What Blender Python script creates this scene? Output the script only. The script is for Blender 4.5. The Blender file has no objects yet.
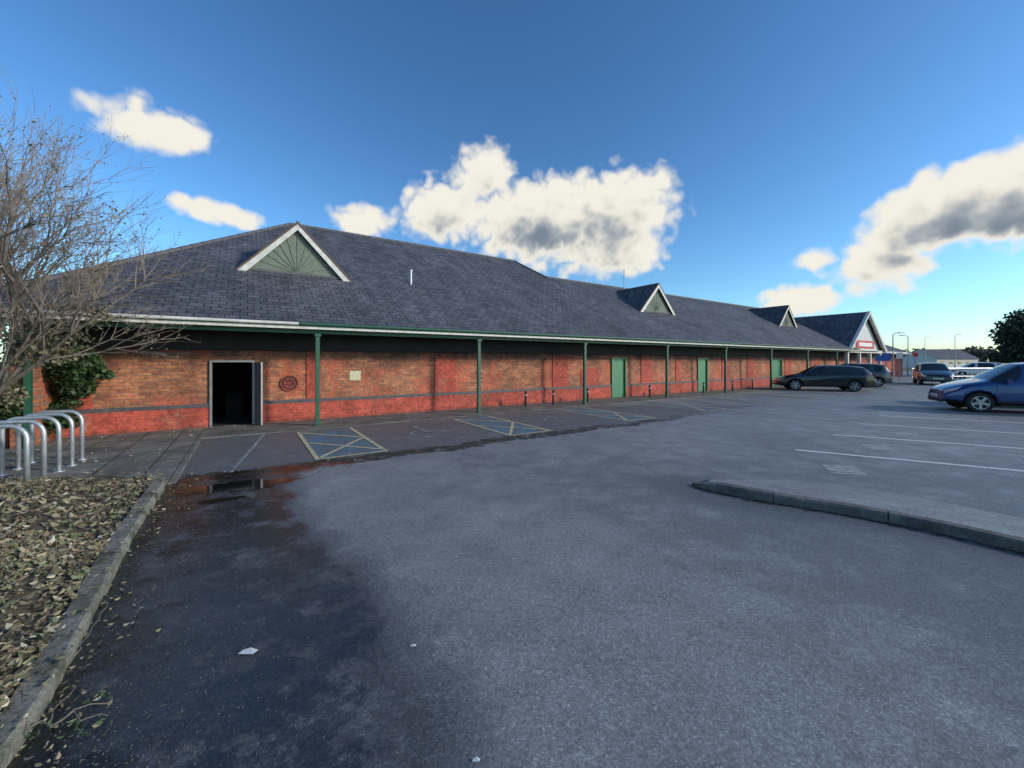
import bpy, math, random
from math import sin, cos, pi, radians, atan2, hypot, sqrt
from mathutils import Vector, Matrix, noise as mn
random.seed(7)
R = random.random
def U(a,b): return a+(b-a)*random.random()
scene = bpy.context.scene
COL = scene.collection
F=400.0; HZ=361.0; CH=1.6
def G(px,py,h=0.0):
    z=(CH-h)*F/(py-HZ); return ((px-512)/F*z, z)
DX,DY=0.834,0.552
BROT=atan2(DY,DX)
def B2W(s,p): return (s*cos(BROT)-p*sin(BROT), s*sin(BROT)+p*cos(BROT))

# ---------------------------------------------------------------- materials
class M:
    def __init__(s,name):
        s.m=bpy.data.materials.new(name); s.m.use_nodes=True
        s.t=s.m.node_tree; s.n=s.t.nodes; s.l=s.t.links
        s.b=s.n['Principled BSDF']; s.tc=s.n.new('ShaderNodeTexCoord')
    def node(s,t,**k):
        nd=s.n.new(t)
        for a,v in k.items(): setattr(nd,a,v)
        return nd
    def noise(s,scale,detail=4,rough=.55,vec=None,dist=0):
        nd=s.n.new('ShaderNodeTexNoise'); nd.inputs['Scale'].default_value=scale
        nd.inputs['Detail'].default_value=detail; nd.inputs['Roughness'].default_value=rough
        nd.inputs['Distortion'].default_value=dist
        s.l.new(vec or s.tc.outputs['Object'],nd.inputs['Vector']); return nd.outputs['Fac']
    def ramp(s,f,stops,interp='LINEAR'):
        nd=s.n.new('ShaderNodeValToRGB'); nd.color_ramp.interpolation=interp
        e=nd.color_ramp.elements
        while len(e)<len(stops): e.new(.5)
        for i,(p,c) in enumerate(stops):
            e[i].position=p; e[i].color=(c if len(c)==4 else (*c,1)) if hasattr(c,'__len__') else (c,c,c,1)
        s.l.new(f,nd.inputs[0]); return nd.outputs[0]
    def mix(s,f,a,b,mode='MIX'):
        nd=s.n.new('ShaderNodeMixRGB'); nd.blend_type=mode
        for sock,v in ((nd.inputs[0],f),(nd.inputs[1],a),(nd.inputs[2],b)):
            if isinstance(v,bpy.types.NodeSocket): s.l.new(v,sock)
            elif hasattr(v,'__len__'): sock.default_value=(*v,1) if len(v)==3 else v
            else: sock.default_value=v if sock==nd.inputs[0] else (v,v,v,1)
        return nd.outputs[0]
    def math(s,op,a,b=0,c=None,clamp=False):
        nd=s.n.new('ShaderNodeMath'); nd.operation=op; nd.use_clamp=clamp
        for i,v in enumerate((a,b,c)):
            if v is None: continue
            if isinstance(v,bpy.types.NodeSocket): s.l.new(v,nd.inputs[i])
            else: nd.inputs[i].default_value=v
        return nd.outputs[0]
    def set(s,k,v):
        if isinstance(v,bpy.types.NodeSocket): s.l.new(v,s.b.inputs[k])
        elif hasattr(v,'__len__') and len(v)==3: s.b.inputs[k].default_value=(*v,1)
        else: s.b.inputs[k].default_value=v
    def bump(s,h,st=.3,d=.01):
        nd=s.n.new('ShaderNodeBump'); nd.inputs['Strength'].default_value=st; nd.inputs['Distance'].default_value=d
        s.l.new(h,nd.inputs['Height']); s.l.new(nd.outputs[0],s.b.inputs['Normal'])
    def attr(s,name):
        nd=s.n.new('ShaderNodeAttribute'); nd.attribute_name=name; return nd
def nm(name,c1,c2,scale=5,rough=.6,metal=0,bump=0,bs=None,detail=5,spec=None,coat=0):
    m=M(name); f=m.noise(scale,detail,.6)
    m.set('Base Color',m.ramp(f,[(.3,c1),(.7,c2)])); m.set('Roughness',rough); m.set('Metallic',metal)
    if bump: m.bump(m.noise(bs or scale*4,5),bump,.01)
    if spec is not None: m.set('Specular IOR Level',spec)
    if coat: m.set('Coat Weight',coat); m.set('Coat Roughness',.05)
    return m.m

def asphalt():
    m=M('asphalt'); a=m.attr('zone'); sep=m.node('ShaderNodeSeparateColor'); m.l.new(a.outputs['Color'],sep.inputs[0])
    dark,wet,moss=sep.outputs[0],sep.outputs[1],sep.outputs[2]
    n1=m.noise(.45,5,.6); n2=m.noise(2.0,9,.72); n4=m.noise(30,6,.78)
    vo=m.node('ShaderNodeTexVoronoi',feature='F1'); vo.inputs['Scale'].default_value=125; m.l.new(m.tc.outputs['Object'],vo.inputs['Vector'])
    vs=m.node('ShaderNodeSeparateColor'); m.l.new(vo.outputs['Color'],vs.inputs[0]); chip=vs.outputs[0]
    light=m.ramp(n1,[(.3,(.185,.19,.193)),(.5,(.24,.245,.247)),(.7,(.295,.298,.297))])
    light=m.mix(m.ramp(n2,[(.36,0),(.72,.62)]),light,(.118,.122,.127))
    mid=m.math('ADD',dark,m.math('MULTIPLY',m.math('SUBTRACT',n2,.5),1.5))
    mask=m.ramp(mid,[(.12,0),(.5,.55),(.9,1)])
    drk=m.ramp(n2,[(.32,(.038,.041,.046)),(.5,(.070,.073,.078)),(.68,(.145,.148,.150))])
    c=m.mix(mask,light,drk)
    c=m.mix(1,c,m.ramp(chip,[(0,.66),(.5,.95),(.9,1.15),(1,1.7)]),'MULTIPLY')
    c=m.mix(.75,c,m.ramp(n4,[(.3,.50),(.5,1),(.7,1.5)]),'MULTIPLY')
    mo=m.ramp(m.math('MULTIPLY',moss,m.ramp(m.noise(5,7,.75),[(.36,.1),(.62,1.8)])),[(.3,0),(.7,1)])
    c=m.mix(mo,c,m.ramp(n4,[(.3,(.012,.012,.009)),(.7,(.055,.047,.032))]))
    v=m.node('ShaderNodeTexVoronoi',feature='DISTANCE_TO_EDGE'); v.inputs['Scale'].default_value=.33
    w=m.node('ShaderNodeVectorMath',operation='ADD'); nz=m.n.new('ShaderNodeTexNoise'); nz.inputs['Scale'].default_value=1.6; nz.inputs['Detail'].default_value=5
    m.l.new(m.tc.outputs['Object'],nz.inputs['Vector']); m.l.new(m.tc.outputs['Object'],w.inputs[0]); m.l.new(nz.outputs['Color'],w.inputs[1]); m.l.new(w.outputs[0],v.inputs['Vector'])
    cr=m.ramp(v.outputs['Distance'],[(.0,1),(.006,0)])
    cr=m.math('MULTIPLY',cr,m.ramp(n1,[(.50,0),(.6,.6)]))
    c=m.mix(cr,c,(.03,.03,.03))
    wm=m.ramp(m.math('MULTIPLY',wet,m.ramp(m.noise(2.6,8,.75),[(.38,.05),(.58,1.5)])),[(.3,0),(.65,1)])
    c=m.mix(wm,c,m.mix(1,c,.45,'MULTIPLY'))
    m.set('Base Color',c)
    m.set('Roughness',m.mix(wm,m.mix(mask,m.ramp(n2,[(.35,.52),(.65,.75)]),.48),.15)); m.set('Specular IOR Level',.6)
    h=m.mix(.5,chip,n4); h=m.mix(m.math('MULTIPLY',wm,.7),h,m.noise(11,5,.7))
    m.bump(h,.6,.010)
    return m.m

def brickmat(name,c1,c2,mortar,w=.225,h=.075,ms=.012,plane='XZ',eave_shade_dirt=True,rough=.85,bump=.6,bias=0.,patch=None,pt=.52):
    m=M(name); sx=m.node('ShaderNodeSeparateXYZ'); m.l.new(m.tc.outputs['Object'],sx.inputs[0])
    cb=m.node('ShaderNodeCombineXYZ'); m.l.new(sx.outputs[0],cb.inputs[0])
    m.l.new(sx.outputs[2 if plane=='XZ' else 1],cb.inputs[1])
    b=m.node('ShaderNodeTexBrick'); m.l.new(cb.outputs[0],b.inputs['Vector'])
    b.inputs['Scale'].default_value=1; b.inputs['Brick Width'].default_value=w; b.inputs['Row Height'].default_value=h
    b.inputs['Mortar Size'].default_value=ms; b.inputs['Mortar Smooth'].default_value=.3; b.inputs['Bias'].default_value=bias
    b.inputs['Color1'].default_value=(*c1,1); b.inputs['Color2'].default_value=(*c2,1); b.inputs['Mortar'].default_value=(*mortar,1)
    c=b.outputs['Color']
    if patch: c=m.mix(m.ramp(m.noise(1.1,9,.78,dist=.3),[(pt,0),(pt+.05,.9)]),c,patch)
    c=m.mix(.85,c,m.ramp(m.noise(1.7,7,.7),[(.3,.5),(.52,1.0),(.72,1.5)]),'MULTIPLY')
    c=m.mix(.85,c,m.ramp(m.noise(13,4,.7),[(.3,.5),(.7,1.55)]),'MULTIPLY')
    if eave_shade_dirt:
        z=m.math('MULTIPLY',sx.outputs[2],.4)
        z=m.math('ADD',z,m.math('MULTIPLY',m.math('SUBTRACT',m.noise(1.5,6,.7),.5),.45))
        c=m.mix(m.ramp(z,[(.54,0),(.78,.95)]),c,(.012,.009,.010))  # blackens the wall top: shade under the eaves put into the colour
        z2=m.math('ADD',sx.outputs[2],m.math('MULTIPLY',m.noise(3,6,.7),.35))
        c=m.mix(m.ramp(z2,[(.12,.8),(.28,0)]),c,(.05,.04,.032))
    m.set('Base Color',c); m.set('Roughness',rough)
    hh=m.mix(.35,b.outputs['Fac'],m.noise(60,4)); hh2=m.math('SUBTRACT',1,hh); m.bump(hh2,bump,.01)
    return m.m

MA={}
MA['asphalt']=asphalt()
MA['ground']=nm('ground_mat',(.05,.055,.03),(.09,.085,.05),.3,.95)
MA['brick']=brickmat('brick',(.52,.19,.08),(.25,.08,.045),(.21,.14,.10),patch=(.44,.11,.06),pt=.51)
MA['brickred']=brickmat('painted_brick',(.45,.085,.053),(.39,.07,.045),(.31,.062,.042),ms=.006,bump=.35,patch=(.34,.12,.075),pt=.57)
MA['blueband']=nm('blue_brick',(.05,.05,.06),(.11,.10,.11),12,.6,bump=.2)
def slate(name,c1,c2):
    m=M(name); sx=m.node('ShaderNodeSeparateXYZ'); m.l.new(m.tc.outputs['Object'],sx.inputs[0])
    RH=.19
    cb=m.node('ShaderNodeCombineXYZ'); m.l.new(sx.outputs[0],cb.inputs[0]); m.l.new(m.math('MULTIPLY',sx.outputs[1],1.141),cb.inputs[1])
    b=m.node('ShaderNodeTexBrick'); m.l.new(cb.outputs[0],b.inputs['Vector']); b.inputs['Scale'].default_value=1
    b.inputs['Brick Width'].default_value=.27; b.inputs['Row Height'].default_value=RH; b.inputs['Mortar Size'].default_value=.012; b.inputs['Mortar Smooth'].default_value=.45
    b.inputs['Color1'].default_value=(*c1,1); b.inputs['Color2'].default_value=(*c2,1); b.inputs['Mortar'].default_value=(.022,.022,.027,1)
    c=m.mix(.8,b.outputs['Color'],m.ramp(m.noise(.5,6,.65),[(.3,.7),(.7,1.35)]),'MULTIPLY')
    c=m.mix(.7,c,m.ramp(m.noise(7,5,.7),[(.3,.55),(.7,1.55)]),'MULTIPLY')
    c=m.mix(m.ramp(m.noise(2.5,8,.78),[(.56,0),(.70,.45)]),c,(.15,.15,.135))
    mp=m.node('ShaderNodeMapping'); mp.inputs['Scale'].default_value=(2.2,.25,.25); m.l.new(m.tc.outputs['Object'],mp.inputs[0])
    c=m.mix(.6,c,m.ramp(m.noise(1,6,.7,vec=mp.outputs[0]),[(.35,.65),(.65,1.25)]),'MULTIPLY')
    m.set('Base Color',c); m.set('Roughness',.7); m.set('Specular IOR Level',.3)
    sw=m.math('FRACT',m.math('MULTIPLY',m.math('MULTIPLY',sx.outputs[1],1.141),1/RH))
    hh=m.math('SUBTRACT',m.math('MULTIPLY',m.math('SUBTRACT',1,sw),1.0),m.math('MULTIPLY',b.outputs['Fac'],.6))
    hh=m.math('ADD',hh,m.math('MULTIPLY',m.noise(18,4),.9))
    m.bump(hh,.9,.018); return m.m
MA['slate']=slate('slate',(.072,.072,.085),(.122,.120,.136))
MA['ridge']=nm('ridge_tile',(.08,.076,.08),(.13,.122,.128),9,.7,bump=.3)
MA['green']=nm('green_paint',(.014,.075,.045),(.022,.11,.065),9,.55,bump=.08)
MA['greendoor']=nm('green_door_paint',(.04,.18,.075),(.06,.23,.11),6,.5)
MA['white']=nm('weathered_white_paint',(.46,.44,.39),(.72,.70,.66),5,.55,bump=.1)
MA['soffit_and_shade']=nm('dark_soffit_and_shade',(.008,.008,.011),(.018,.017,.021),3,.85)
MA['inside']=nm('dark_interior',(.010,.009,.008),(.02,.018,.016),3,.95)
MA['dormer']=nm('dormer_board',(.12,.15,.12),(.19,.22,.17),14,.75,bump=.3)
MA['brown']=nm('brown_barge_edge',(.10,.065,.045),(.19,.12,.085),10,.8)
MA['galv']=nm('galvanised_steel',(.40,.42,.44),(.62,.64,.66),14,.42,metal=.6,bump=.05)
MA['steel']=nm('dull_steel',(.2,.21,.22),(.33,.34,.35),10,.5,metal=.5)
def kerbm(name,a,c,mossy):
    m=M(name); n=m.noise(5,7,.72); col=m.ramp(n,[(.3,a),(.7,c)])
    col=m.mix(.8,col,m.ramp(m.noise(60,3,.7),[(.3,.55),(.7,1.5)]),'MULTIPLY')
    col=m.mix(m.ramp(m.noise(3.1,7,.75),[(.46,0),(.60,mossy)]),col,(.045,.05,.025))
    m.set('Base Color',col); m.set('Roughness',.92); m.bump(m.mix(.5,m.noise(45,5,.7),n),1,.015); return m.m
MA['kerb']=kerbm('kerb_concrete',(.13,.125,.105),(.32,.30,.25),.85)
MA['kerbdark']=kerbm('kerb_dark_concrete',(.06,.062,.064),(.17,.17,.16),.6)
MA['soil']=nm('soil',(.05,.038,.024),(.15,.12,.075),9,.95,bump=1,bs=25)
MA['black']=nm('black_plastic',(.01,.01,.011),(.02,.02,.022),8,.6)
MA['rubber']=nm('tyre_rubber',(.012,.012,.012),(.025,.025,.025),20,.85)
MA['bark']=nm('bark',(.09,.075,.06),(.20,.17,.135),16,.9,bump=.5)
MA['twig']=nm('twig_bark',(.13,.105,.09),(.27,.22,.18),10,.9)
def worn(name,c,base,thr=.5,sc=9,rg=.08):
    m=M(name); n=m.noise(sc,7,.75); n2=m.noise(120,2)
    f=m.ramp(n,[(thr-rg,0),(thr+rg,1)])
    f=m.math('MULTIPLY',f,m.ramp(n2,[(.35,.35),(.5,1)]))
    m.set('Base Color',m.mix(f,base,c)); m.set('Roughness',.85); m.bump(n2,.5,.008); return m.m
MA['wline']=worn('worn_white_line',(.76,.76,.74),(.24,.24,.24),.37)
MA['wfaint']=worn('faint_white_paint',(.42,.43,.44),(.14,.14,.143),.54,5)
MA['wsym']=worn('worn_white_symbol',(.62,.62,.62),(.21,.21,.21),.47,12)
MA['yline']=worn('worn_yellow_line',(.60,.52,.30),(.16,.16,.15),.43,7)
MA['bluebay']=worn('worn_blue_paint',(.08,.20,.29),(.115,.12,.122),.53,2.2,.1)
def slabs():
    m=M('paving_slabs'); b=m.node('ShaderNodeTexBrick'); m.l.new(m.tc.outputs['Object'],b.inputs['Vector']); b.offset=0
    b.inputs['Scale'].default_value=1; b.inputs['Brick Width'].default_value=.6; b.inputs['Row Height'].default_value=.6; b.inputs['Mortar Size'].default_value=.012
    b.inputs['Color1'].default_value=(.14,.135,.122,1); b.inputs['Color2'].default_value=(.20,.192,.172,1); b.inputs['Mortar'].default_value=(.04,.04,.028,1)
    c=m.mix(.95,b.outputs['Color'],m.ramp(m.noise(1.6,8,.75),[(.3,.3),(.5,.9),(.7,1.5)]),'MULTIPLY')
    m.set('Base Color',c); m.set('Roughness',.85); m.bump(m.noise(70,4),.4,.006); return m.m
MA['slabs']=slabs()
def footway():
    m=M('footway_tarmac'); n=m.noise(1.8,8,.75)
    c=m.ramp(n,[(.32,(.055,.052,.048)),(.5,(.13,.122,.11)),(.68,(.24,.225,.195))])
    c=m.mix(.8,c,m.ramp(m.noise(45,4,.7),[(.3,.45),(.7,1.55)]),'MULTIPLY')
    m.set('Base Color',c); m.set('Roughness',.9); m.bump(m.noise(70,3),.5,.008); return m.m
MA['footway']=footway()
def leafmat(name,stops,trans=.25,rough=.6):
    m=M(name); g=m.node('ShaderNodeNewGeometry')
    c=m.ramp(g.outputs['Random Per Island'],stops)
    c=m.mix(.6,c,m.ramp(m.noise(1.2,3),[(.3,.55),(.7,1.4)]),'MULTIPLY')
    m.set('Base Color',c); m.set('Roughness',rough)
    if trans:
        t=m.node('ShaderNodeBsdfTranslucent'); mx=m.node('ShaderNodeMixShader'); mx.inputs[0].default_value=trans
        m.l.new(c,t.inputs[0]); m.l.new(m.b.outputs[0],mx.inputs[1]); m.l.new(t.outputs[0],mx.inputs[2])
        m.l.new(mx.outputs[0],m.n['Material Output'].inputs[0])
    return m.m
MA['litter']=leafmat('leaf_litter',[(0,(.07,.05,.03)),(.3,(.20,.15,.09)),(.55,(.34,.28,.17)),(.68,(.15,.17,.07)),(.82,(.16,.13,.08)),(.92,(.52,.47,.35)),(1,(.08,.13,.045))],0,.8)
MA['ivy']=leafmat('ivy_leaves',[(0,(.018,.042,.014)),(.6,(.045,.09,.028)),(1,(.09,.14,.05))])
MA['budleaf']=leafmat('sparse_leaves',[(0,(.14,.12,.06)),(.5,(.26,.22,.14)),(.8,(.14,.15,.07)),(1,(.36,.32,.24))])
MA['far']=leafmat('hazed_distant_foliage',[(0,(.045,.055,.045)),(.5,(.075,.085,.065)),(1,(.11,.11,.09))])  # lighter leaf colours, with distance haze painted in
MA['conif']=leafmat('dark_foliage',[(0,(.02,.035,.024)),(.6,(.04,.062,.04)),(1,(.065,.09,.055))])
MA['glass']=nm('car_glass',(.012,.014,.017),(.02,.022,.026),2,.06,spec=.8)
MA['lamp']=nm('headlamp',(.5,.52,.55),(.7,.72,.75),5,.1,metal=.4)
MA['red']=nm('red_lens',(.3,.01,.01),(.4,.015,.015),5,.2)
MA['alloy']=nm('alloy_wheel',(.35,.36,.38),(.5,.51,.52),6,.3,metal=.8)
MA['plate']=nm('number_plate',(.6,.6,.55),(.7,.7,.66),5,.5)
def paint(n,c): return nm(n,tuple(x*.92 for x in c),tuple(x*1.08 for x in c),2,.28,metal=.35,coat=.9)
MA['pblue']=paint('blue_car_paint',(.018,.06,.20)); MA['pblack']=paint('black_car_paint',(.012,.013,.016))
MA['psilver']=paint('silver_car_paint',(.33,.36,.40)); MA['pgrey']=paint('grey_car_paint',(.06,.065,.075)); MA['pwhite']=paint('white_car_paint',(.6,.6,.6)); MA['pred']=paint('red_car_paint',(.3,.03,.025))
MA['signred']=nm('red_sign',(.5,.03,.03),(.55,.04,.035),5,.4); MA['signblue']=nm('blue_sign',(.03,.10,.35),(.04,.12,.4),5,.4)
MA['cream']=nm('cream_render',(.50,.50,.48),(.64,.64,.61),3,.8); MA['paper']=nm('paper',(.6,.6,.58),(.75,.75,.72),20,.8)
MA['bluegrey']=nm('blue_cladding',(.10,.16,.2),(.13,.2,.25),3,.6)
MA['notice']=nm('notice_board',(.5,.45,.28),(.66,.6,.42),18,.6)
MA['graf']=nm('plaque_iron',(.05,.02,.018),(.09,.035,.03),20,.8)
def water():
    m=M('puddle_water'); m.set('Base Color',(.012,.012,.012)); m.set('Roughness',.06); m.set('Specular IOR Level',.6)
    m.bump(m.noise(9,2),.03,.004); return m.m
MA['water']=water()

# ---------------------------------------------------------------- mesh builder
class MB:
    def __init__(s): s.v=[];s.f=[];s.mi=[];s.ms=[]
    def mat(s,k):
        if k not in s.ms: s.ms.append(k)
        return s.ms.index(k)
    def face(s,pts,k):
        i=len(s.v); s.v+= [tuple(p) for p in pts]; s.f.append(tuple(range(i,i+len(pts)))); s.mi.append(s.mat(k))
    def box(s,x0,x1,y0,y1,z0,z1,k,M4=None):
        P=[(x,y,z) for z in (z0,z1) for y in (y0,y1) for x in (x0,x1)]
        if M4: P=[tuple(M4@Vector(p)) for p in P]
        i=len(s.v); s.v+=P; k=s.mat(k)
        for f in ((0,2,3,1),(4,5,7,6),(0,1,5,4),(2,6,7,3),(0,4,6,2),(1,3,7,5)):
            s.f.append(tuple(i+j for j in f)); s.mi.append(k)
    def tube(s,pts,r,k,n=8,cap=True,r2=None):
        pts=[Vector(p) for p in pts]; m=len(pts); k=s.mat(k); base=len(s.v)
        t=(pts[1]-pts[0]).normalized(); a=t.orthogonal().normalized()
        for i,p in enumerate(pts):
            if 0<i<m-1: t=((pts[i+1]-p).normalized()+(p-pts[i-1]).normalized()).normalized()
            elif i==m-1: t=(p-pts[i-1]).normalized()
            a=(a-t*a.dot(t)).normalized(); b=t.cross(a)
            rr=r if r2 is None else r+(r2-r)*i/(m-1)
            if isinstance(r,(list,tuple)): rr=r[i]
            for j in range(n):
                q=p+(a*cos(2*pi*j/n)+b*sin(2*pi*j/n))*rr; s.v.append(tuple(q))
        for i in range(m-1):
            for j in range(n):
                j2=(j+1)%n; s.f.append((base+i*n+j,base+i*n+j2,base+(i+1)*n+j2,base+(i+1)*n+j)); s.mi.append(k)
        if cap:
            s.f.append(tuple(base+j for j in reversed(range(n)))); s.mi.append(k)
            s.f.append(tuple(base+(m-1)*n+j for j in range(n))); s.mi.append(k)
    def extr(s,poly,z0,z1,k,kt=None):
        n=len(poly)
        s.face([(x,y,z1) for x,y in poly],kt or k); s.face([(x,y,z0) for x,y in reversed(poly)],k)
        for i in range(n):
            a=poly[i];b=poly[(i+1)%n]; s.face([(*a,z0),(*b,z0),(*b,z1),(*a,z1)],k)
    def obj(s,name,parent=None,loc=(0,0,0),rot=0,smooth=False,bevel=0,attr=None):
        me=bpy.data.meshes.new(name); me.from_pydata(s.v,[],s.f)
        for k in s.ms: me.materials.append(MA[k])
        me.polygons.foreach_set('material_index',s.mi)
        if smooth: me.polygons.foreach_set('use_smooth',[True]*len(s.f))
        me.update(); o=bpy.data.objects.new(name,me); COL.objects.link(o); o.location=loc; o.rotation_euler=(0,0,rot)
        if parent: o.parent=parent
        if bevel:
            md=o.modifiers.new('bevel','BEVEL'); md.width=bevel; md.segments=2; md.limit_method='ANGLE'
        return o
def empty(name,loc=(0,0,0),rot=0):
    o=bpy.data.objects.new(name,None); COL.objects.link(o); o.location=loc; o.rotation_euler=(0,0,rot); o.empty_display_size=.3; return o

# ---------------------------------------------------------------- ground
b=MB(); b.face([(-700,-700,-.008),(900,-700,-.008),(900,900,-.008),(-700,900,-.008)],'ground'); b.obj('ground')
b=MB(); b.face([(-40,-25,-.004),(85,-25,-.004),(85,62,-.004),(-40,62,-.004)],'asphalt'); b.obj('car_park_surface')

def segdist(p,a,bb):
    ax,ay=a;bx,by=bb;px,py=p;dx=bx-ax;dy=by-ay;L=dx*dx+dy*dy
    t=max(0,min(1,((px-ax)*dx+(py-ay)*dy)/L)) if L else 0
    return hypot(px-ax-t*dx,py-ay-t*dy)
def pdist(p,pl): return min(segdist(p,pl[i],pl[i+1]) for i in range(len(pl)-1))
def inside(p,poly):
    x,y=p;c=False;n=len(poly);j=n-1
    for i in range(n):
        xi,yi=poly[i];xj,yj=poly[j]
        if (yi>y)!=(yj>y) and x<(xj-xi)*(y-yi)/(yj-yi)+xi: c=not c
        j=i
    return c
def ss(a,b_,x):
    t=max(0,min(1,(x-a)/(b_-a))); return t*t*(3-2*t)
arc=[G(300,462),G(288,490),G(300,520),G(345,560),G(400,610),G(440,680),G(480,768),(0.02,1.1),(.1,0.1),(.2,-2)]
darkpoly=arc+[(-9,-2),(-9,7),B2W(-1,6.95)]
kerbline=[(-1.75,.9),(-1.88,1.3),G(30,745),G(85,640),G(120,560),G(150,510),G(166,487)]
rk=[G(695,487),G(750,499),G(850,515),G(940,533),G(1024,553),(4.75,2.6),(5.3,1.4),(5.9,0)]
def frange(a,b_,st):
    n=int(round((b_-a)/st)); return [a+(b_-a)*i/n for i in range(n+1)]
xs=frange(-9,12,.1); ys=frange(-1,15,.1)
verts=[(x,y,0) for y in ys for x in xs]; nx=len(xs)
faces=[(j*nx+i,j*nx+i+1,(j+1)*nx+i+1,(j+1)*nx+i) for j in range(len(ys)-1) for i in range(nx-1)]
me=bpy.data.meshes.new('road_surface'); me.from_pydata(verts,[],faces); me.materials.append(MA['asphalt'])
ca=me.color_attributes.new('zone','FLOAT_COLOR','POINT')
cols=[]
for (x,y,_) in verts:
    q=(x,y); d=pdist(q,arc); ins=inside(q,darkpoly)
    d=d if ins else -d
    d+=.12*mn.noise(Vector((x*2.2,y*2.2,9)))
    dk=ss(-.34,.24,d)
    p=-x*sin(BROT)+y*cos(BROT); s_=x*cos(BROT)+y*sin(BROT)
    dk=max(dk,.55*ss(6.85,7.1,p))
    dr=pdist(q,rk); dk=max(dk,.68*ss(1.3,.2,dr))
    dk=max(dk,.66*ss(1.0,3.2,x-(y-1.5)*.35)*ss(6,3.5,y))
    dk=max(dk,.36*ss(1.2,3.4,-d)*ss(9,5,y))
    kd=pdist(q,kerbline)
    wt=ss(2.0,.7,kd)*ss(-.1,.1,d)
    wt=max(wt,.9*ss(.6,0,abs(p-6.65))*ss(3.0,0,s_))
    mo=ss(.25,.02,kd)
    mo=max(mo,1.0*ss(.40,.05,abs(p-6.85-.22*mn.noise(Vector((s_*.8,0,2)))))*ss(16,5,s_))
    mo=max(mo,.9*ss(.16,.02,dr)); mo=max(mo,.75*ss(.9,.2,kd)*ss(0,.2,mn.noise(Vector((x*3,y*3,0)))))
    fade=min(ss(12,11,x),ss(15,14,y))
    cols+= [dk*fade,wt*fade,mo*fade,1]
ca.data.foreach_set('color',cols)
o=bpy.data.objects.new('road_surface',me); COL.objects.link(o)

b=MB(); b.box(-.85,44,10.35,12.1,-.02,.016,'footway'); b.obj('footway',rot=BROT)
b=MB(); b.box(-14,-.87,6.95,12.1,-.02,.02,'slabs'); b.obj('pavement',rot=BROT)
b=MB()
s=-14
while s<-.9:
    L=.9; b.box(s,min(s+L-.012,-.87),6.80,6.94,-.02,.028+U(0,.004),'kerb'); s+=L
s=6.8
while s<10.4: b.box(-.86,-.78,s,s+.59,-.02,.022,'slabs'); s+=.6
b.obj('edging_kerb',rot=BROT,bevel=.006)

b=MB(); n=80
for (c,A,B_,ang,sd) in ((G(236,486),.66,.20,.38,3),(G(222,500),.26,.07,.5,8)):
    pts=[]
    for i in range(n):
        a=2*pi*i/n; r=1+.45*mn.noise(Vector((cos(a)*1.7,sin(a)*1.7,sd)))+.30*mn.noise(Vector((cos(a)*5,sin(a)*5,1)))+.08*mn.noise(Vector((cos(a)*16,sin(a)*16,1)))
        x,y=cos(a)*A*r,sin(a)*B_*r; pts.append((c[0]+x*cos(ang)-y*sin(ang),c[1]+x*sin(ang)+y*cos(ang),.004))
    b.face(pts,'water')
b.obj('puddle')

def offs(pl,d):
    out=[]
    for i,p in enumerate(pl):
        a=pl[max(i-1,0)];c=pl[min(i+1,len(pl)-1)]
        t=Vector((c[0]-a[0],c[1]-a[1])).normalized(); out.append((p[0]-t.y*d,p[1]+t.x*d))
    return out
def resample(pl,st):
    out=[pl[0]]
    for i in range(len(pl)-1):
        a=Vector(pl[i]);c=Vector(pl[i+1]);L=(c-a).length;k=max(1,int(L/st))
        for j in range(1,k+1): out.append(tuple(a.lerp(c,j/k)))
    return out
def smooth(pl,it=2):
    for _ in range(it):
        q=[pl[0]]
        for i in range(len(pl)-1):
            a=Vector(pl[i]);c=Vector(pl[i+1]); q+= [tuple(a.lerp(c,.25)),tuple(a.lerp(c,.75))]
        q.append(pl[-1]); pl=q
    return pl
kl=[(-1.62,-.5)]+kerbline+[(-4.62,5.33),(-5.0,5.42),(-6.2,5.35),(-8,5.0),(-12,4.6)]
kl=smooth(kl,2)
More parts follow.
